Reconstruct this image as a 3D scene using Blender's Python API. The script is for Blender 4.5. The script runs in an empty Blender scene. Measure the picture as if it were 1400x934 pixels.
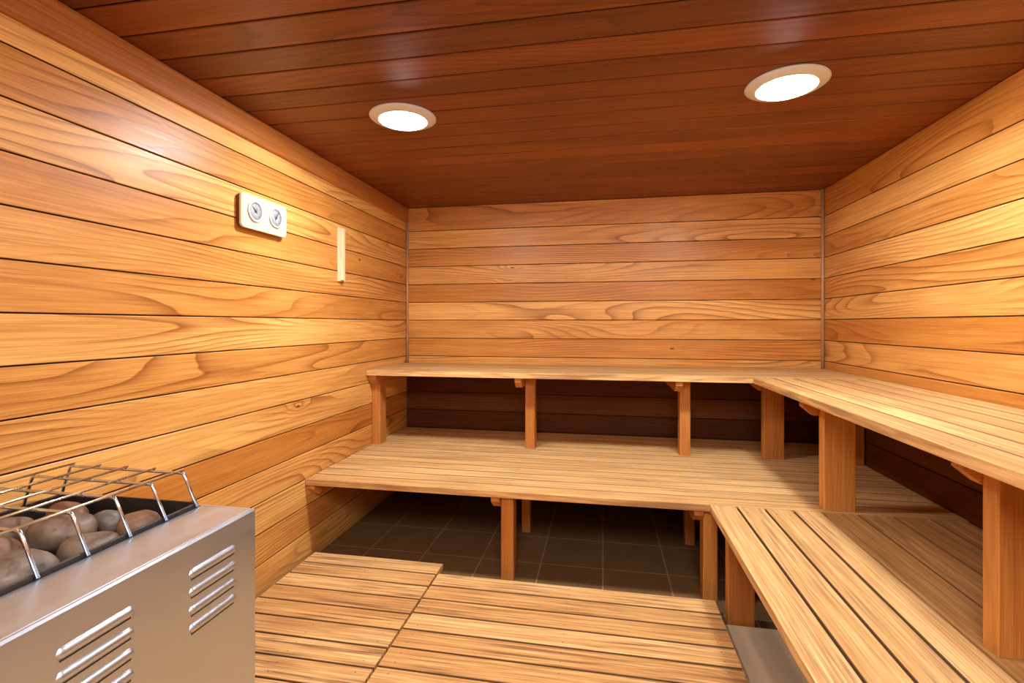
import bpy, bmesh, math, random
from mathutils import Vector, noise
random.seed(7)
S = bpy.context.scene; C = S.collection
S.view_settings.view_transform = 'Standard'
S.view_settings.look = 'None'
XL, XR, YB, YF, ZC = -1.459, 1.411, 3.5, -0.9, 2.075
ZU, ZLOW = 0.91, 0.428            # bench tops
YL, YU = 2.21, 2.849              # front edges of back benches
XLF, XUF = 0.45, 0.80             # front edges of right benches

# ---------------------------------------------------------------- materials
def newmat(name):
    m = bpy.data.materials.new(name); m.use_nodes = True
    nt = m.node_tree; nt.nodes.clear()
    out = nt.nodes.new('ShaderNodeOutputMaterial'); b = nt.nodes.new('ShaderNodeBsdfPrincipled')
    nt.links.new(b.outputs[0], out.inputs[0])
    return m, nt, b
def mth(nt, op, a, b=None, c=None, clamp=False):
    n = nt.nodes.new('ShaderNodeMath'); n.operation = op; n.use_clamp = clamp
    for i, v in enumerate((a, b, c)):
        if v is None: continue
        if isinstance(v, (int, float)): n.inputs[i].default_value = v
        else: nt.links.new(v, n.inputs[i])
    return n.outputs[0]
def vmul(nt, v, s):
    n = nt.nodes.new('ShaderNodeVectorMath'); n.operation = 'MULTIPLY'
    nt.links.new(v, n.inputs[0]); n.inputs[1].default_value = s; return n.outputs[0]
def vadd(nt, a, b):
    n = nt.nodes.new('ShaderNodeVectorMath'); n.operation = 'ADD'
    nt.links.new(a, n.inputs[0]); nt.links.new(b, n.inputs[1]); return n.outputs[0]
def nz(nt, v, det=1.0, rough=0.5, scale=1.0):
    n = nt.nodes.new('ShaderNodeTexNoise'); n.inputs['Scale'].default_value = scale
    n.inputs['Detail'].default_value = det; n.inputs['Roughness'].default_value = rough
    nt.links.new(v, n.inputs['Vector']); return n.outputs[0]
def mix(nt, f, a, b, bt='MIX'):
    n = nt.nodes.new('ShaderNodeMix'); n.data_type = 'RGBA'; n.blend_type = bt
    for sock, v in ((n.inputs[0], f), (n.inputs[6], a), (n.inputs[7], b)):
        if isinstance(v, (int, float)): sock.default_value = v
        elif isinstance(v, tuple): sock.default_value = (*v, 1)
        else: nt.links.new(v, sock)
    return n.outputs[2]
def maprange(nt, v, a, b, c=0.0, d=1.0):
    n = nt.nodes.new('ShaderNodeMapRange'); n.interpolation_type = 'SMOOTHSTEP'
    nt.links.new(v, n.inputs[0])
    for i, x in enumerate((a, b, c, d)): n.inputs[i+1].default_value = x
    return n.outputs[0]
def wood(name, c1, c2, cr, ring=0.5, rough=0.4, fib=0.25, knots=0.6, blotch=0.3, bump=0.12, k1=12., k2=30., stain=None, stain_amt=0.0, spec=0.4, tone=1.0, wob=0.45):
    m, nt, b = newmat(name)
    uvn = nt.nodes.new('ShaderNodeUVMap'); uvn.uv_map = 'UVMap'; uv = uvn.outputs[0]
    at = nt.nodes.new('ShaderNodeAttribute'); at.attribute_name = 'rnd'
    sep = nt.nodes.new('ShaderNodeSeparateColor'); nt.links.new(at.outputs['Color'], sep.inputs[0])
    off = vmul(nt, at.outputs['Vector'], (9, 7, 13))
    v = vadd(nt, uv, off)
    big = nz(nt, vmul(nt, v, (0.75, 5.0, 1)), 0.0, 0.4)
    dist = nz(nt, vmul(nt, v, (4, 22, 1)), 1.0, 0.5)
    vo = nt.nodes.new('ShaderNodeTexVoronoi'); vo.voronoi_dimensions = '2D'; vo.inputs['Scale'].default_value = 1
    nt.links.new(vmul(nt, v, (1.7, 4.2, 1)), vo.inputs['Vector'])
    vs = nt.nodes.new('ShaderNodeSeparateColor'); nt.links.new(vo.outputs['Color'], vs.inputs[0])
    on = mth(nt, 'GREATER_THAN', vs.outputs[0], 1 - knots*0.5)
    d = vo.outputs['Distance']
    knot = mth(nt, 'MULTIPLY', maprange(nt, d, 0.014, 0.034, 1, 0), on)
    halo = mth(nt, 'MULTIPLY', maprange(nt, d, 0.0, 0.22, 1, 0), on)
    sv = nt.nodes.new('ShaderNodeSeparateXYZ'); nt.links.new(uv, sv.inputs[0])
    f = mth(nt, 'MULTIPLY', big, k1)
    f = mth(nt, 'MULTIPLY_ADD', sv.outputs[1], k2, f)
    f = mth(nt, 'MULTIPLY_ADD', dist, wob, f)
    f = mth(nt, 'MULTIPLY_ADD', halo, 1.5, f)
    s = mth(nt, 'FRACT', f)
    s = mth(nt, 'MULTIPLY', mth(nt, 'POWER', s, 3.8), maprange(nt, s, 0.94, 1.0, 1, 0))
    reg = maprange(nt, nz(nt, vmul(nt, v, (1.1, 4, 1)), 1.0), 0.36, 0.6, 0.12, 1.0)
    rg = mth(nt, 'MULTIPLY', mth(nt, 'MULTIPLY', s, reg), ring, clamp=True)
    fiber = nz(nt, vmul(nt, v, (5, 260, 1)), 2.0, 0.6)
    streak = nz(nt, vmul(nt, v, (1.2, 60, 1)), 2.0, 0.6)
    bl = nz(nt, vmul(nt, v, (1.3, 8, 1)), 2.0, 0.5)
    col = mix(nt, mth(nt, 'MULTIPLY', sep.outputs[0], tone), c1, c2)
    col = mix(nt, mth(nt, 'MULTIPLY', maprange(nt, bl, 0.4, 0.7), blotch), col, tuple(x*y for x, y in zip(c2, (0.82, 0.66, 0.5))))
    col = mix(nt, rg, col, cr)
    fb = maprange(nt, fiber, 0.3, 0.7, 1 - fib, 1 + fib*0.35)
    fb = mth(nt, 'MULTIPLY', fb, maprange(nt, streak, 0.3, 0.7, 1 - fib*0.8, 1.04))
    cc = nt.nodes.new('ShaderNodeCombineColor')
    nt.links.new(mth(nt, 'POWER', fb, 0.8), cc.inputs[0]); nt.links.new(mth(nt, 'POWER', fb, 1.15), cc.inputs[1]); nt.links.new(mth(nt, 'POWER', fb, 1.5), cc.inputs[2])
    col = mix(nt, 1.0, col, cc.outputs[0], 'MULTIPLY')
    if stain:
        st = nz(nt, vmul(nt, v, (2.5, 75, 1)), 2.0, 0.6)
        st2 = nz(nt, vmul(nt, v, (2.2, 5, 1)), 2.0, 0.5)
        sm = mth(nt, 'MULTIPLY', maprange(nt, st, 0.48, 0.64), maprange(nt, st2, 0.42, 0.60, 0.12, 1))
        col = mix(nt, mth(nt, 'MULTIPLY', sm, stain_amt), col, stain)
    col = mix(nt, mth(nt, 'MULTIPLY', knot, 0.85), col, tuple(x*0.35 for x in cr))
    nt.links.new(col, b.inputs['Base Color'])
    b.inputs['Specular IOR Level'].default_value = spec
    nt.links.new(maprange(nt, fiber, 0.2, 0.8, rough - 0.06, rough + 0.1), b.inputs['Roughness'])
    bp = nt.nodes.new('ShaderNodeBump'); bp.inputs['Strength'].default_value = bump; bp.inputs['Distance'].default_value = 0.003
    hh = mth(nt, 'ADD', mth(nt, 'MULTIPLY', fiber, 0.6), mth(nt, 'MULTIPLY', rg, -0.6))
    nt.links.new(hh, bp.inputs['Height']); nt.links.new(bp.outputs[0], b.inputs['Normal'])
    return m
def plain(name, col, rough=0.5, metal=0.0, noise_amt=0.1, scale=30, stretch=(1, 1, 1), emit=0):
    m, nt, b = newmat(name)
    tc = nt.nodes.new('ShaderNodeTexCoord')
    n = nz(nt, vmul(nt, tc.outputs['Object'], stretch), 3.0, 0.6, scale)
    c = mix(nt, n, tuple(x*(1-noise_amt) for x in col), tuple(min(1, x*(1+noise_amt)) for x in col))
    nt.links.new(c, b.inputs['Base Color']); b.inputs['Metallic'].default_value = metal
    nt.links.new(maprange(nt, n, 0.3, 0.7, rough*0.85, min(1, rough*1.15)), b.inputs['Roughness'])
    if emit:
        b.inputs['Emission Color'].default_value = (*col, 1); b.inputs['Emission Strength'].default_value = emit
    return m
M = {}
M['wall'] = wood('honey_cedar', (0.92, 0.53, 0.165), (0.60, 0.245, 0.045), (0.28, 0.08, 0.010), ring=1.0, rough=0.38, fib=0.2, knots=0.2, blotch=0.4, bump=0.05, k1=12.5, k2=30, spec=0.4, wob=0.35)
M['low'] = wood('shaded_cedar', (0.17, 0.058, 0.015), (0.10, 0.033, 0.009), (0.05, 0.016, 0.005), ring=0.6, rough=0.6, fib=0.2, knots=0.3, blotch=0.45, bump=0.05, spec=0.15)  # shade of the recess under the upper benches, painted into the board colour
M['ceil'] = wood('red_cedar', (0.33, 0.094, 0.020), (0.165, 0.045, 0.010), (0.06, 0.015, 0.004), ring=0.7, rough=0.34, fib=0.3, knots=0.1, blotch=0.5, bump=0.05, spec=0.45)
M['seat'] = wood('bench_wood', (0.86, 0.58, 0.265), (0.70, 0.43, 0.175), (0.36, 0.18, 0.065), ring=0.6, rough=0.65, fib=0.32, knots=0.12, blotch=0.25, bump=0.12, k1=8, k2=60, stain=(0.31, 0.175, 0.08), stain_amt=0.75, spec=0.2)
M['seat_shaded'] = wood('bench_wood_shaded', (0.74, 0.45, 0.18), (0.58, 0.32, 0.115), (0.30, 0.14, 0.045), ring=0.6, rough=0.65, fib=0.3, knots=0.12, blotch=0.35, bump=0.12, k1=10, k2=50, stain=(0.28, 0.155, 0.07), stain_amt=0.7, spec=0.2)  # browner copy of the seat wood, upper bench's shadow put into its colour
M['mat'] = wood('duckboard_wood', (0.87, 0.56, 0.245), (0.70, 0.40, 0.15), (0.32, 0.14, 0.045), ring=0.75, rough=0.65, fib=0.34, knots=0.15, blotch=0.35, bump=0.12, k1=8, k2=50, stain=(0.23, 0.11, 0.045), stain_amt=0.95, spec=0.2)
M['post'] = wood('post_wood', (0.66, 0.29, 0.072), (0.50, 0.195, 0.04), (0.24, 0.08, 0.015), ring=0.5, rough=0.45, fib=0.2, knots=0.2, blotch=0.4, bump=0.05, k2=60)
M['trim'] = wood('trim_wood', (0.60, 0.25, 0.065), (0.50, 0.19, 0.042), (0.2, 0.06, 0.012), ring=0.5, rough=0.45, fib=0.2, knots=0.0, blotch=0.4, bump=0.05)
M['rod'] = plain('corner_rod', (0.52, 0.30, 0.16), 0.35, 0, 0.1)
M['pale'] = wood('pale_wood', (0.86, 0.70, 0.46), (0.82, 0.64, 0.40), (0.6, 0.4, 0.2), ring=0.3, rough=0.45, fib=0.15, knots=0, blotch=0.1, bump=0.05, k2=80)
M['gap'] = plain('groove_dark', (0.035, 0.012, 0.004), 0.9)
M['edge'] = plain('grimy_shaded_edge', (0.18, 0.085, 0.032), 0.9)  # slat edges darkened for grime and to paint shade into the gaps
M['screw'] = plain('screw_dark', (0.14, 0.07, 0.035), 0.5, 0.3)
M['steel'] = plain('brushed_steel', (0.58, 0.65, 0.74), 0.36, 0.9, 0.08, 1.0, (30, 6, 400))
M['slot'] = plain('slot_dark', (0.03, 0.03, 0.03), 0.6)
M['tray'] = plain('tray_dark_steel', (0.05, 0.04, 0.036), 0.5, 0.7, 0.3)
M['wire'] = plain('brass_wire', (0.80, 0.70, 0.50), 0.3, 1.0, 0.1)
M['chrome'] = plain('chrome_wire', (0.66, 0.72, 0.80), 0.25, 1.0, 0.05)
M['ring'] = plain('white_ring', (0.66, 0.74, 0.88), 0.35, 0, 0.03)
M['lens'] = plain('lit_lens', (1.0, 0.98, 0.97), 0.3, 0, 0.02, emit=285)
M['cream'] = plain('cream_plate', (0.72, 0.61, 0.40), 0.4, 0, 0.04)
M['brown'] = plain('brown_backing', (0.13, 0.045, 0.018), 0.5)
M['dial'] = plain('dial_face', (0.30, 0.32, 0.35), 0.35, 0.0, 0.1)
M['rim'] = plain('dial_rim', (0.55, 0.56, 0.60), 0.3, 0.0, 0.03)
M['ink'] = plain('dial_ink', (0.05, 0.05, 0.06), 0.5)
M['slab'] = plain('concrete_slab', (0.40, 0.29, 0.185), 0.7, 0, 0.15, 9)
def stone_mat():
    m, nt, b = newmat('sauna_stone')
    tc = nt.nodes.new('ShaderNodeTexCoord'); oi = nt.nodes.new('ShaderNodeObjectInfo')
    a = nz(nt, tc.outputs['Object'], 3.0, 0.6, 14); c = nz(nt, tc.outputs['Object'], 5.0, 0.7, 90)
    lo = mix(nt, oi.outputs['Random'], (0.14, 0.055, 0.024), (0.095, 0.078, 0.065)); hi = mix(nt, oi.outputs['Random'], (0.27, 0.13, 0.065), (0.22, 0.19, 0.16))
    col = mix(nt, maprange(nt, a, 0.3, 0.7), lo, hi)
    col = mix(nt, maprange(nt, c, 0.5, 0.7, 0, 0.5), col, (0.05, 0.03, 0.02))
    nt.links.new(col, b.inputs['Base Color']); b.inputs['Roughness'].default_value = 0.5
    bp = nt.nodes.new('ShaderNodeBump'); bp.inputs['Strength'].default_value = 0.2; bp.inputs['Distance'].default_value = 0.003
    nt.links.new(c, bp.inputs['Height']); nt.links.new(bp.outputs[0], b.inputs['Normal'])
    return m
M['stone'] = stone_mat()
def tile_mat():
    m, nt, b = newmat('floor_tile')
    tc = nt.nodes.new('ShaderNodeTexCoord')
    br = nt.nodes.new('ShaderNodeTexBrick'); br.offset = 0; br.squash = 1
    nt.links.new(tc.outputs['Object'], br.inputs['Vector'])
    br.inputs['Scale'].default_value = 1; br.inputs['Brick Width'].default_value = 0.305; br.inputs['Row Height'].default_value = 0.305
    br.inputs['Mortar Size'].default_value = 0.0035; br.inputs['Mortar Smooth'].default_value = 0.2
    br.inputs['Color1'].default_value = (0.155, 0.088, 0.038, 1); br.inputs['Color2'].default_value = (0.19, 0.11, 0.05, 1)
    br.inputs['Mortar'].default_value = (0.33, 0.225, 0.13, 1)
    n = nz(nt, tc.outputs['Object'], 5.0, 0.6, 7)
    col = mix(nt, maprange(nt, n, 0.35, 0.7, 0, 0.3), br.outputs['Color'], (0.10, 0.056, 0.025))
    nt.links.new(col, b.inputs['Base Color']); b.inputs['Roughness'].default_value = 0.6
    b.inputs['Specular IOR Level'].default_value = 0.1
    return m
M['tile'] = tile_mat()

# ---------------------------------------------------------------- mesh builder
class MB:
    def __init__(s): s.v = []; s.f = []; s.uv = []; s.c = []; s.mi = []; s.sm = []
    def face(s, idx, uv=None, col=(0.5, 0.5, 0.5), mi=0, sm=False):
        s.f.append(idx); s.uv.append(uv or [(0, 0)]*len(idx)); s.c.append(col); s.mi.append(mi); s.sm.append(sm)
    def board(s, o, a, w, n, L, W, T, c=0.003, bot=0.0, mi=0, col=None, e0=None, e1=None):
        """plank: a = along, w = across, n = face normal; chamfer c on top, bot on the underside; e0/e1 = material of its two long edges"""
        o, a, w, n = Vector(o), Vector(a), Vector(w), Vector(n)
        col = col or (random.random(), random.random(), random.random())
        if bot: P = [(bot, 0), (0, bot), (0, T-c), (c, T), (W-c, T), (W, T-c), (W, bot), (W-bot, 0)]; E0 = (0, 1, 2); E1 = (4, 5, 6)
        else: P = [(0, 0), (0, T-c), (c, T), (W-c, T), (W, T-c), (W, 0)]; E0 = (0,); E1 = (4,)
        k = len(P); b0 = len(s.v)
        for t in (0, L):
            for (x, y) in P: s.v.append(tuple(o + a*t + w*x + n*y))
        for i in range(k):
            j = (i+1) % k
            vi = P[i][0] + P[i][1]*0.3; vj = P[j][0] + P[j][1]*0.3
            mm = e0 if (i in E0 and e0 is not None) else e1 if (i in E1 and e1 is not None) else mi
            s.face([b0+i, b0+j, b0+k+j, b0+k+i], [(0, vi), (0, vj), (L, vj), (L, vi)], col, mm)
        s.face([b0+i for i in range(k)][::-1], [(0.02*P[i][1]/max(T, 1e-4), P[i][0]) for i in range(k)][::-1], col, mi)
        s.face([b0+k+i for i in range(k)], [(0.02*P[i][1]/max(T, 1e-4), P[i][0]) for i in range(k)], col, mi)
    def prism(s, o, a, b, n, pts, T, ch=0.0, mi=0, col=None):
        o, a, b, n = Vector(o), Vector(a), Vector(b), Vector(n)
        col = col or (random.random(), random.random(), random.random())
        k = len(pts); cx = sum(p[0] for p in pts)/k; cy = sum(p[1] for p in pts)/k
        rings = [(0, 0), (T-ch, 0), (T, ch)] if ch else [(0, 0), (T, 0)]
        b0 = len(s.v)
        for (h, ins) in rings:
            for (x, y) in pts:
                d = math.hypot(x-cx, y-cy) or 1
                q = 1 - ins/d
                s.v.append(tuple(o + a*(cx+(x-cx)*q) + b*(cy+(y-cy)*q) + n*h))
        for r in range(len(rings)-1):
            for i in range(k):
                j = (i+1) % k; p = b0+r*k
                s.face([p+i, p+j, p+k+j, p+k+i], [(pts[i][0], pts[i][1]), (pts[j][0], pts[j][1]), (pts[j][0], pts[j][1]+T), (pts[i][0], pts[i][1]+T)], col, mi)
        s.face([b0+i for i in range(k)][::-1], [pts[i] for i in range(k)][::-1], col, mi)
        e = b0+(len(rings)-1)*k
        s.face([e+i for i in range(k)], list(pts), col, mi)
    def tube(s, pts, r, seg=8, mi=0):
        pts = [Vector(p) for p in pts]; b0 = len(s.v); n = len(pts)
        up = None
        for i, p in enumerate(pts):
            t = (pts[min(i+1, n-1)] - pts[max(i-1, 0)]).normalized()
            if up is None: up = t.orthogonal().normalized()
            up = (up - t*up.dot(t)).normalized(); sd = t.cross(up)
            for k in range(seg):
                q = 2*math.pi*k/seg; s.v.append(tuple(p + (up*math.cos(q) + sd*math.sin(q))*r))
        for i in range(n-1):
            for k in range(seg):
                j = (k+1) % seg; a = b0+i*seg
                s.face([a+k, a+j, a+seg+j, a+seg+k], sm=True, mi=mi)
        s.face([b0+k for k in range(seg)][::-1], mi=mi); s.face([b0+(n-1)*seg+k for k in range(seg)], mi=mi)
    def lathe(s, o, axis, prof, seg=48, mi=0, closed=True):
        o, n = Vector(o), Vector(axis).normalized(); a = n.orthogonal().normalized(); b = n.cross(a); b0 = len(s.v)
        for (r, h) in prof:
            for k in range(seg):
                q = 2*math.pi*k/seg; s.v.append(tuple(o + (a*math.cos(q)+b*math.sin(q))*max(r, 1e-5) + n*h))
        m = len(prof)
        for i in range(m if closed else m-1):
            for k in range(seg):
                j = (k+1) % seg; p = b0+i*seg; q = b0+((i+1) % m)*seg
                s.face([p+k, p+j, q+j, q+k], sm=True, mi=mi)
    def build(s, name, mats, parent=None, recalc=True):
        me = bpy.data.meshes.new(name); me.from_pydata(s.v, [], s.f)
        for m in (mats if isinstance(mats, (list, tuple)) else [mats]): me.materials.append(m)
        me.uv_layers.new(name='UVMap'); me.color_attributes.new('rnd', 'FLOAT_COLOR', 'CORNER')
        uvs = []; cs = []
        for p in me.polygons:
            fi = p.index; p.material_index = s.mi[fi]; p.use_smooth = s.sm[fi]
        for fi in range(len(s.f)):
            for q in s.uv[fi]: uvs.extend(q); cs.extend((*s.c[fi], 1.0))
        me.uv_layers['UVMap'].data.foreach_set('uv', uvs)
        me.color_attributes['rnd'].data.foreach_set('color', cs)
        me.update()
        if recalc:
            bm = bmesh.new(); bm.from_mesh(me); bmesh.ops.recalc_face_normals(bm, faces=bm.faces); bm.to_mesh(me); bm.free()
        o = bpy.data.objects.new(name, me); C.objects.link(o)
        if parent:
            o.parent = parent
            base = parent.location if parent.type == 'EMPTY' else (parent.parent.location if parent.parent else Vector())
            for v in me.vertices: v.co = v.co - base
        return o
X, Y, Z = (1, 0, 0), (0, 1, 0), (0, 0, 1)
def neg(v): return tuple(-x for x in v)
def thing(name, label, cat, loc, group=None):
    o = bpy.data.objects.new(name, None); C.objects.link(o); o.location = loc; o.empty_display_size = 0.1
    o['label'] = label; o['category'] = cat
    if group: o['group'] = group
    return o
def struct(o): o['kind'] = 'structure'; return o

# ---------------------------------------------------------------- room shell
PITCH = 0.134
def zlines():
    zs = [0.0]; z = 1.228 - 9*PITCH
    while z < ZC - 0.06:
        if z > 0.03: zs.append(z)
        z += PITCH
    zs.append(ZC); return zs
def wall(name, o, a, n, L, lowz=0):
    m = MB(); zs = zlines(); last = 0.5
    for z0, z1 in zip(zs, zs[1:]):
        t = random.random()
        while abs(t-last) < 0.22: t = random.random()      # neighbouring boards never share a tone
        last = t
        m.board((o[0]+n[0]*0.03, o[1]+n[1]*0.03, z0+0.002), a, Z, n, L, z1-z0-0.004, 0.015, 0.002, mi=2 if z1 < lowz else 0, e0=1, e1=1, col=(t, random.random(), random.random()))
    m.board((o[0], o[1], 0), a, Z, n, L, ZC, 0.0305, 0.0, mi=1)
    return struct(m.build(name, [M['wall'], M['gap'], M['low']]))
wall('wall_left', (XL-0.045, YF, 0), Y, X, YB-YF)
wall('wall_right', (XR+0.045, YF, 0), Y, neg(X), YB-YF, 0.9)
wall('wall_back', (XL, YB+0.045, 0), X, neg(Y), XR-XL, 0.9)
wall('wall_front', (XL, YF-0.045, 0), X, Y, XR-XL)
m = MB(); y = YB - 0.10
m.board((XL-0.04, YB-0.096, ZC+0.015), X, Y, neg(Z), XR-XL+0.08, 0.14, 0.015, 0.003)
while y > YF-0.05:
    m.board((XL-0.04, y-PITCH+0.003, ZC+0.015), X, Y, neg(Z), XR-XL+0.08, PITCH-0.006, 0.015, 0.003, e0=1, e1=1); y -= PITCH
m.board((XL-0.04, YF-0.04, ZC+0.045), X, Y, neg(Z), XR-XL+0.08, YB-YF+0.08, 0.0305, 0.0, mi=1)
struct(m.build('ceiling', [M['ceil'], M['gap']]))
m = MB(); m.board((XL-0.04, YF-0.04, -0.06), X, Y, Z, XR-XL+0.08, YB-YF+0.08, 0.06, 0.0)
struct(m.build('floor', M['tile']))
m = MB(); m.board((XL, YF, 1.967), Y, Z, X, YB-YF-0.001, 0.107, 0.016, 0.004); struct(m.build('trim_1', M['trim']))
for i, (x0, sx) in enumerate(((XL, 1), (XR, -1))):
    m = MB(); r = 0.0095
    top = ZC - 0.001 - (0.108 if i == 0 else 0.0)
    m.tube([(x0+sx*r*1.05, YB-r*1.05, ZU+0.002), (x0+sx*r*1.05, YB-r*1.05, top)], r, 16); struct(m.build('trim_%d' % (i+2), M['rod']))
SL = 0.014
m = MB(); m.board((0.468, YF, 0.0), Y, X, Z, 2.055-YF, XR-0.468, SL, 0.003); struct(m.build('trim_4', M['slab']))

# ---------------------------------------------------------------- benches
def seat(parent, o, a, w, L, widths, T=0.03, gap=0.005, name='seat', screws=(), mat='seat', sr=0.003):
    m = MB(); o = Vector(o); a_, w_ = Vector(a), Vector(w); p = 0
    for i, wd in enumerate(widths):
        m.board(o + w_*p, a, w, Z, L, wd-gap, T, 0.0015, 0.0015, e0=None if i == 0 else 2, e1=None if i == len(widths)-1 else 2)
        for sx in screws:
            for q in (0.25, 0.75):
                c = o + w_*(p+(wd-gap)*q) + a_*sx + Vector((0, 0, T))
                m.lathe(c, Z, [(sr, -0.001), (sr, 0.0004), (0, 0.0004), (0, -0.001)], 8, 1)
        p += wd
    return m.build(name, [M[mat], M['screw'], M['edge']], parent)
def post(parent, x, y, z0, z1, wx, wy):
    m = MB(); m.board((x, y+wy, z0), Z, X, neg(Y), z1-z0, wx, wy, 0.003, 0.003); return m.build('post', M['post'], parent)
def bracket(parent, p, along, side, L, ztop, H=0.06, T=0.04, ch=0.035):
    m = MB(); pts = [(0, 0), (0, -H+ch), (ch*1.2, -H), (L, -H), (L, 0)]
    m.prism((p[0], p[1], ztop), along, Z, side, pts, T, 0.002); return m.build('bracket', M['post'], parent)
t = thing('sauna_bench', 'wide lower wooden bench running the full length under the back wall, worn pale slats', 'bench', (0, 2.85, 0), 'tiered sauna benches')
seat(t, (XL+0.004, YL, ZLOW-0.03), X, Y, XR-XL-0.008, [0.0965]*13, gap=0.004, screws=(0.03, 1.01, 1.93))
zt = ZLOW-0.03
bracket(t, (XL+0.002, YL+0.02, 0), Y, X, 1.24, zt)
for x in (-0.47, 0.43):
    post(t, x, 2.25, 0, zt, 0.06, 0.08); post(t, x+0.01, 2.79, 0, zt, 0.05, 0.06); bracket(t, (x-0.042, YL+0.015, 0), Y, X, 1.24, zt)
bracket(t, (XR-0.045, YL+0.02, 0), Y, X, 1.24, zt)
ZS = ZLOW + 0.0008
t = thing('sauna_bench', 'narrow high wooden bench fixed along the back wall above the lower bench', 'bench', (0, 3.17, ZLOW), 'tiered sauna benches')
ub = t
seat(t, (XL+0.004, YU, ZU-0.032), X, Y, XR-XL-0.008, [0.0895]*7, T=0.032, gap=0.004, screws=(0.03, 1.01, 1.93))
zt = ZU-0.032
bracket(t, (XL+0.002, YU+0.02, 0), Y, X, 0.6, zt, T=0.055)
post(t, XL+0.002, 2.93, ZS, zt-0.06, 0.055, 0.09)
for x in (-0.473, 0.443):
    post(t, x, 3.0, ZS, zt, 0.06, 0.08); bracket(t, (x-0.042, YU+0.015, 0), Y, X, 0.6, zt)
post(ub, 0.905, 3.02, ZS, zt, 0.11, 0.05); post(ub, 1.35, 2.98, ZS, zt, 0.055, 0.05); bracket(ub, (0.855, 3.072, 0), X, Y, 0.55, zt, H=0.068, T=0.045)
t = thing('sauna_bench', 'lower wooden bench along the right wall whose slats run towards the camera', 'bench', (0.93, 0.7, 0), 'tiered sauna benches')
LY = YL - 0.004 - (-0.25)
seat(t, (XLF, -0.25, ZLOW-0.03), Y, X, LY, [0.109]*4, gap=0.008, name='seat_panel', screws=(0.9, 2.40))
seat(t, (XLF+0.438, -0.25, ZLOW-0.03), Y, X, LY, [0.1295]*4, gap=0.005, name='seat_panel', screws=(0.9, 2.40), mat='seat_shaded')
zt = ZLOW-0.03
for y in (2.07, 1.15, 0.0):
    zb = 0 if y > 2 else SL
    post(t, 0.49, y, zb, zt, 0.10, 0.05); post(t, 1.28, y, zb, zt, 0.10, 0.05); bracket(t, (0.475, y+0.052, 0), X, Y, 0.925, zt, T=0.04)
t = thing('sauna_bench', 'high wooden bench along the right wall on wide orange posts', 'bench', (1.1, 0.9, ZLOW), 'tiered sauna benches')
LY = YU - 0.004 - (-0.25)
seat(t, (XUF, -0.25, ZU-0.032), Y, X, LY, [0.101]*6, T=0.032, gap=0.005, screws=(0.9, 1.6, 2.53))
zt = ZU-0.032
for y, bx in ((2.23, 0.840), (1.32, 0.862), (0.3, 0.862)):
    post(t, 0.90, y, ZS, zt, 0.12, 0.05); bracket(t, (bx, y+0.052, 0), X, Y, 1.408-bx, zt, H=0.068, T=0.045)

# ---------------------------------------------------------------- duckboards
def duck(label, x0, x1, y1, n, pitch, top):
    t = thing('duckboard', label, 'duckboard', ((x0+x1)/2, y1-n*pitch/2, 0), 'duckboards on the floor')
    y0 = y1-n*pitch
    seat(t, (x0, y0, top-0.024), X, Y, x1-x0, [pitch]*n, T=0.024, gap=0.007, name='slats', screws=(0.05, (x1-x0)/2, x1-x0-0.05), mat='mat', sr=0.0024)
    for x in (x0+0.03, (x0+x1)/2-0.02, x1-0.07):
        m = MB(); m.board((x, y0+0.01, 0), Y, X, Z, n*pitch-0.03, 0.04, top-0.0245, 0.0); m.build('runner', M['post'], t)
duck('narrow slatted wooden duckboard lying beside the left wall next to the heater', XL+0.035, -0.752, 2.253, 11, 0.104, 0.052)
duck('wide slatted wooden duckboard with dark worn stains in the middle of the floor', -0.744, 0.458, 2.165, 22, 0.104, 0.050)

# ---------------------------------------------------------------- heater
hx0, hx1, hy0, hy1, hz = -1.40, -0.834, 0.50, 1.061, 0.75
tx0, tx1, ty0, ty1 = -1.385, -0.982, 0.515, 1.048
t = thing('sauna_heater', 'brushed steel sauna heater standing against the left wall', 'heater', ((hx0+hx1)/2, (hy0+hy1)/2, 0))
m = MB()
def slab(m, x0, x1, y0, y1, z0, z1, c=0.002, mi=0): m.board((x0, y0, z0), Y, X, Z, y1-y0, x1-x0, z1-z0, c, c, mi=mi)
slab(m, hx1-0.012, hx1, hy0, hy1, 0.03, hz, 0.004)
slab(m, hx0, hx0+0.008, hy0, hy1, 0.03, hz)
slab(m, hx0+0.008, hx1-0.012, hy1-0.008, hy1, 0.03, hz); slab(m, hx0+0.008, hx1-0.012, hy0, hy0+0.008, 0.03, hz)
slab(m, tx1+0.002, hx1-0.010, hy0+0.006, hy1-0.006, hz-0.012, hz-0.0005)
slab(m, hx0+0.01, hx1-0.013, hy0+0.01, hy1-0.01, 0.03, 0.05)
m.build('body', M['steel'], t)
for (fx, fy) in ((hx0+0.03, hy0+0.03), (hx1-0.07, hy0+0.03), (hx0+0.03, hy1-0.07), (hx1-0.07, hy1-0.07)):
    m = MB(); slab(m, fx, fx+0.04, fy, fy+0.04, 0, 0.03); m.build('foot', M['tray'], t)
m = MB()
tz0, tz1 = 0.58, hz+0.010
slab(m, tx0, tx1, ty0, ty1, tz0, tz0+0.006)
slab(m, tx0, tx0+0.005, ty0, ty1, tz0, tz1); slab(m, tx1-0.005, tx1, ty0, ty1, tz0, tz1)
slab(m, tx0+0.005, tx1-0.005, ty0, ty0+0.005, tz0, tz1); slab(m, tx0+0.005, tx1-0.005, ty1-0.005, ty1, tz0, tz1)
m.build('stone_tray', M['tray'], t)
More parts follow.
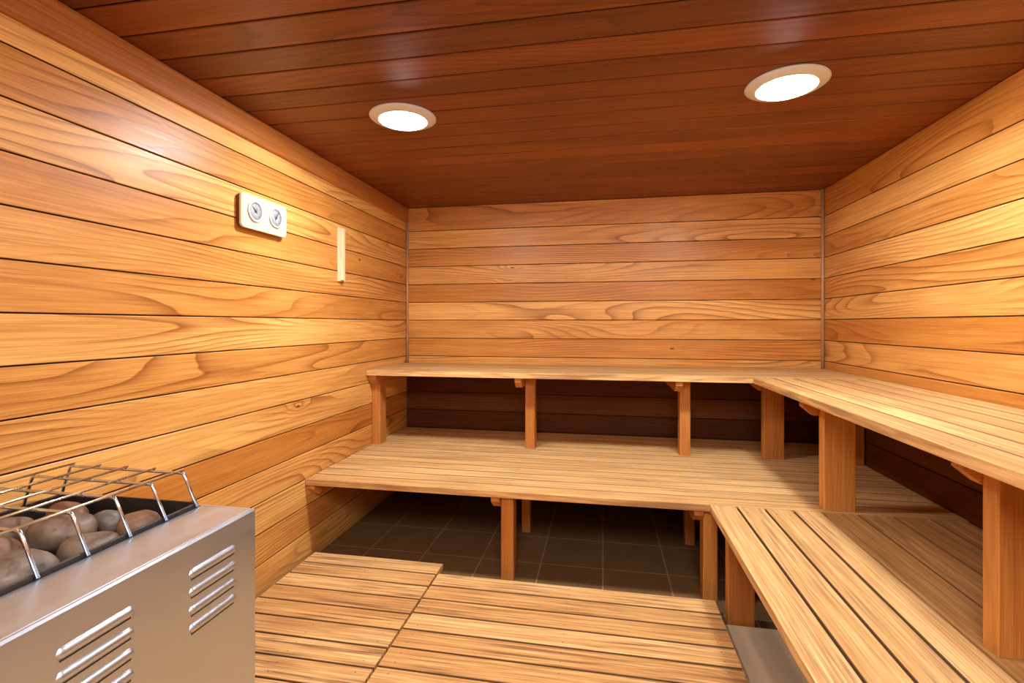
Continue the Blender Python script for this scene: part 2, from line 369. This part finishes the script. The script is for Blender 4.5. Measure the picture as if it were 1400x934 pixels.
for y0 in (0.617, 0.866):
    for k in range(4):
        z = 0.684 - 0.0375*k; L = 0.130; m = MB(); b0 = len(m.v)
        NU, NV = 28, 12
        for i in range(NU+1):
            for j in range(NV+1):
                u = -1+2*i/NU; v = -1+2*j/NV
                uu = u*L/2; hw = 0.0105
                e = max(0, abs(uu)-(L/2-hw)); wd = math.sqrt(max(0, hw*hw-e*e))
                hgt = 0.0065*(max(0, 1-v*v))**0.8*(wd/hw)**0.8
                m.v.append((hx1+hgt-0.0004, y0+L/2+uu, z+v*wd))
        for i in range(NU):
            for j in range(NV):
                a = b0+i*(NV+1)+j; m.face([a, a+NV+1, a+NV+2, a+1], sm=True)
        m.prism((hx1-0.0005, y0+0.006, z-0.0130), Y, Z, X, [(0, 0), (L-0.012, 0), (L-0.012, 0.003), (0, 0.003)], 0.0012, mi=1)
        m.build('louver', [M['steel'], M['slot']], t)
gx0, gx1, gz = -1.35, -1.022, 0.832
m = MB()
for k in range(5):
    x = gx0 + (gx1-gx0)*k/4; m.tube([(x, 0.52, gz+0.006), (x, 1.045, gz+0.006)], 0.0029)
g = m.build('guard', M['wire'], t)
for k in range(7):
    y = 1.040 - 0.086*k; m = MB(); bx0, bx1 = tx0-0.001, tx1+0.005
    P = [(bx0, y, 0.752), (gx0-0.008, y, gz-0.006), (gx0-0.004, y, gz-0.001), (gx0+0.002, y, gz), (gx1-0.002, y, gz), (gx1+0.004, y, gz-0.001), (gx1+0.008, y, gz-0.006), (bx1, y, 0.752)]
    m.tube(P, 0.0036); m.build('hoop', M['chrome'], g)

# ---------------------------------------------------------------- stones
def stone(p, r, rot, seed, label):
    bm = bmesh.new(); bmesh.ops.create_icosphere(bm, subdivisions=4, radius=1)
    so = Vector((seed*3.1, seed*1.7, seed*0.9))
    for v in bm.verts:
        d = v.co.normalized(); k = 1 + 0.16*noise.noise(d*1.1+so) + 0.04*noise.noise(d*2.6+so)
        q = Vector([math.copysign(abs(x)**0.93, x) for x in d]); v.co = Vector((q.x*r[0], q.y*r[1], q.z*r[2]))*k
    me = bpy.data.meshes.new('heater_stone'); bm.to_mesh(me); bm.free()
    for p_ in me.polygons: p_.use_smooth = True
    me.materials.append(M['stone'])
    o = bpy.data.objects.new('heater_stone', me); C.objects.link(o); o.location = p; o.rotation_euler = rot
    o['label'] = label; o['category'] = 'stone'; o['group'] = 'stones in the heater tray'
TOP = [((-1.075, 0.975, 0.722), (0.052, 0.042, 0.036), 'rounded stone at the far right corner of the heater tray'),
       ((-1.205, 0.905, 0.728), (0.062, 0.052, 0.042), 'largest rounded stone in the centre of the heater tray'),
       ((-1.305, 0.995, 0.724), (0.052, 0.034, 0.032), 'flat stone at the far left corner of the heater tray'),
       ((-1.190, 1.000, 0.712), (0.036, 0.028, 0.030), 'small stone wedged at the far wall of the heater tray'),
       ((-1.070, 0.855, 0.724), (0.058, 0.044, 0.034), 'smooth flat stone in the tray beside the middle of the steel rim'),
       ((-1.085, 0.735, 0.728), (0.058, 0.058, 0.040), 'big stone nearest the camera beside the steel rim'),
       ((-1.325, 0.875, 0.724), (0.038, 0.054, 0.036), 'oblong stone against the wall side of the heater tray'),
       ((-1.225, 0.785, 0.726), (0.058, 0.046, 0.038), 'stone between the centre stone and the one nearest the camera'),
       ((-1.33, 0.745, 0.722), (0.036, 0.052, 0.036), 'stone by the wall at the near end of the heater tray')]
for i, (p, r, l) in enumerate(TOP): stone(p, r, (random.uniform(-.15, .15), random.uniform(-.15, .15), random.uniform(-.3, .3)), i+1, l)
LOW = [(-1.32, 0.96), (-1.22, 0.94), (-1.13, 0.97), (-1.06, 0.91), (-1.15, 0.86), (-1.27, 0.85), (-1.32, 0.76), (-1.20, 0.75), (-1.07, 0.77), (-1.07, 0.64), (-1.18, 0.63), (-1.30, 0.63)]
for i, (x, y) in enumerate(LOW):
    stone((x, y, 0.642), (0.042, 0.040, 0.034), (0, 0, random.uniform(-1, 1)), i+20, 'half hidden brown stone lying low in the heater tray under the top stones')

# ---------------------------------------------------------------- gauge panel on left wall
gy0, gy1, gzc, gh = 1.743, 2.031, 1.665, 0.142
t = thing('thermometer_panel', 'cream panel with two round dials mounted on the left wall', 'thermometer', (XL, (gy0+gy1)/2, gzc))
def rrect(w, h, r, n=6):
    P = []
    for cx, cy, a0 in ((w-r, h-r, 0), (r, h-r, 90), (r, r, 180), (w-r, r, 270)):
        for k in range(n+1):
            q = math.radians(a0+90*k/n); P.append((cx+r*math.cos(q), cy+r*math.sin(q)))
    return P
W = gy1-gy0
m = MB(); m.prism((XL+0.0001, gy0+0.004, gzc-gh/2+0.004), Y, Z, X, rrect(W-0.008, gh-0.008, 0.014), 0.0169); m.build('backing_board', M['brown'], t)
m = MB(); m.prism((XL+0.017, gy0, gzc-gh/2), Y, Z, X, rrect(W, gh, 0.018), 0.010, 0.003); m.build('front_plate', M['cream'], t)
for dy, ang in ((1.822, 140), (1.952, 60)):
    m = MB(); xf = XL+0.027
    m.lathe((xf, dy, gzc+0.006), X, [(0.0, 0.0), (0.040, 0.0), (0.040, 0.003), (0.0, 0.003)])
    for k in range(21):
        q = math.radians(-45+270*k/20); c, s_ = math.cos(q), math.sin(q); big = k % 5 == 0
        r0 = 0.026 if big else 0.030
        m.prism((xf+0.0032, dy, gzc+0.006), (0, c, s_), (0, -s_, c), X, [(r0, -0.0008), (0.034, -0.0008), (0.034, 0.0008), (r0, 0.0008)], 0.0004, mi=1)
    d = m.build('dial', [M['dial'], M['ink']], t)
    m = MB(); m.lathe((xf, dy, gzc+0.006), X, [(0.036, 0.0), (0.045, 0.0), (0.045, 0.005), (0.041, 0.007), (0.036, 0.006)]); m.build('rim', M['rim'], d)
    q = math.radians(ang); c, s_ = math.cos(q), math.sin(q)
    m = MB(); m.prism((xf+0.0042, dy, gzc+0.006), (0, c, s_), (0, -s_, c), X, [(-0.012, -0.0016), (0.030, -0.0008), (0.030, 0.0008), (-0.012, 0.0016)], 0.001)
    m.lathe((xf+0.004, dy, gzc+0.006), X, [(0.0, 0.0), (0.005, 0.0), (0.005, 0.002), (0.0, 0.002)], 20); m.build('needle', M['ink'], d)
t = thing('wall_strip', 'short pale vertical wooden strip on the left wall right of the dial panel', 'wooden strip', (XL, 2.55, 1.59))
m = MB(); m.board((XL+0.0005, 2.515, 1.44), Z, Y, X, 0.30, 0.06, 0.012, 0.002); m.build('back_plate', M['pale'], t)
m = MB(); m.board((XL+0.013, 2.530, 1.445), Z, Y, X, 0.29, 0.022, 0.016, 0.003); m.build('front_batten', M['pale'], t)
m = MB()
for z in (1.47, 1.59, 1.71): m.lathe((XL+0.0125, 2.565, z), X, [(0, 0), (0.004, 0), (0.004, 0.002), (0, 0.002)], 12)
m.build('screws', M['screw'], t)

# ---------------------------------------------------------------- ceiling lights
for (x, y, l) in ((-0.83, 1.953, 'round white recessed ceiling light nearer the left wall'), (0.656, 1.934, 'round white recessed ceiling light nearer the right wall')):
    t = thing('ceiling_light', l, 'light', (x, y, ZC), 'recessed ceiling lights')
    m = MB(); m.lathe((x, y, ZC), neg(Z), [(0.137, 0.0005), (0.139, 0.004), (0.133, 0.008), (0.104, 0.019), (0.097, 0.019), (0.0955, 0.006), (0.0955, 0.0005)], 64); m.build('trim_ring', M['ring'], t)
    m = MB(); m.lathe((x, y, ZC), neg(Z), [(0.095, 0.003), (0.095, 0.016), (0.08, 0.022), (0.05, 0.026), (0.0, 0.027), (0.0, 0.003)], 48); m.build('lens', M['lens'], t)
def area(name, loc, rot, size, power, col=(1, 0.96, 0.92)):
    l = bpy.data.lights.new(name, 'AREA'); l.shape = 'DISK'; l.size = size; l.energy = power; l.color = col
    o = bpy.data.objects.new(name, l); C.objects.link(o); o.location = loc; o.rotation_euler = rot
area('room_lamp', (0.05, -0.2, 2.03), (math.radians(14), 0, 0), 1.2, 80)

w = bpy.data.worlds.new('World'); S.world = w; w.use_nodes = True
w.node_tree.nodes['Background'].inputs[0].default_value = (0.05, 0.03, 0.02, 1)

cam = bpy.data.cameras.new('Camera'); co = bpy.data.objects.new('Camera', cam); C.objects.link(co)
co.location = (0, 0, 1.2); co.rotation_euler = (math.radians(90), 0, math.radians(10.5))
cam.sensor_width = 36; cam.lens = 670/1400*36; cam.shift_y = -24/1400; cam.clip_start = 0.01
S.camera = co
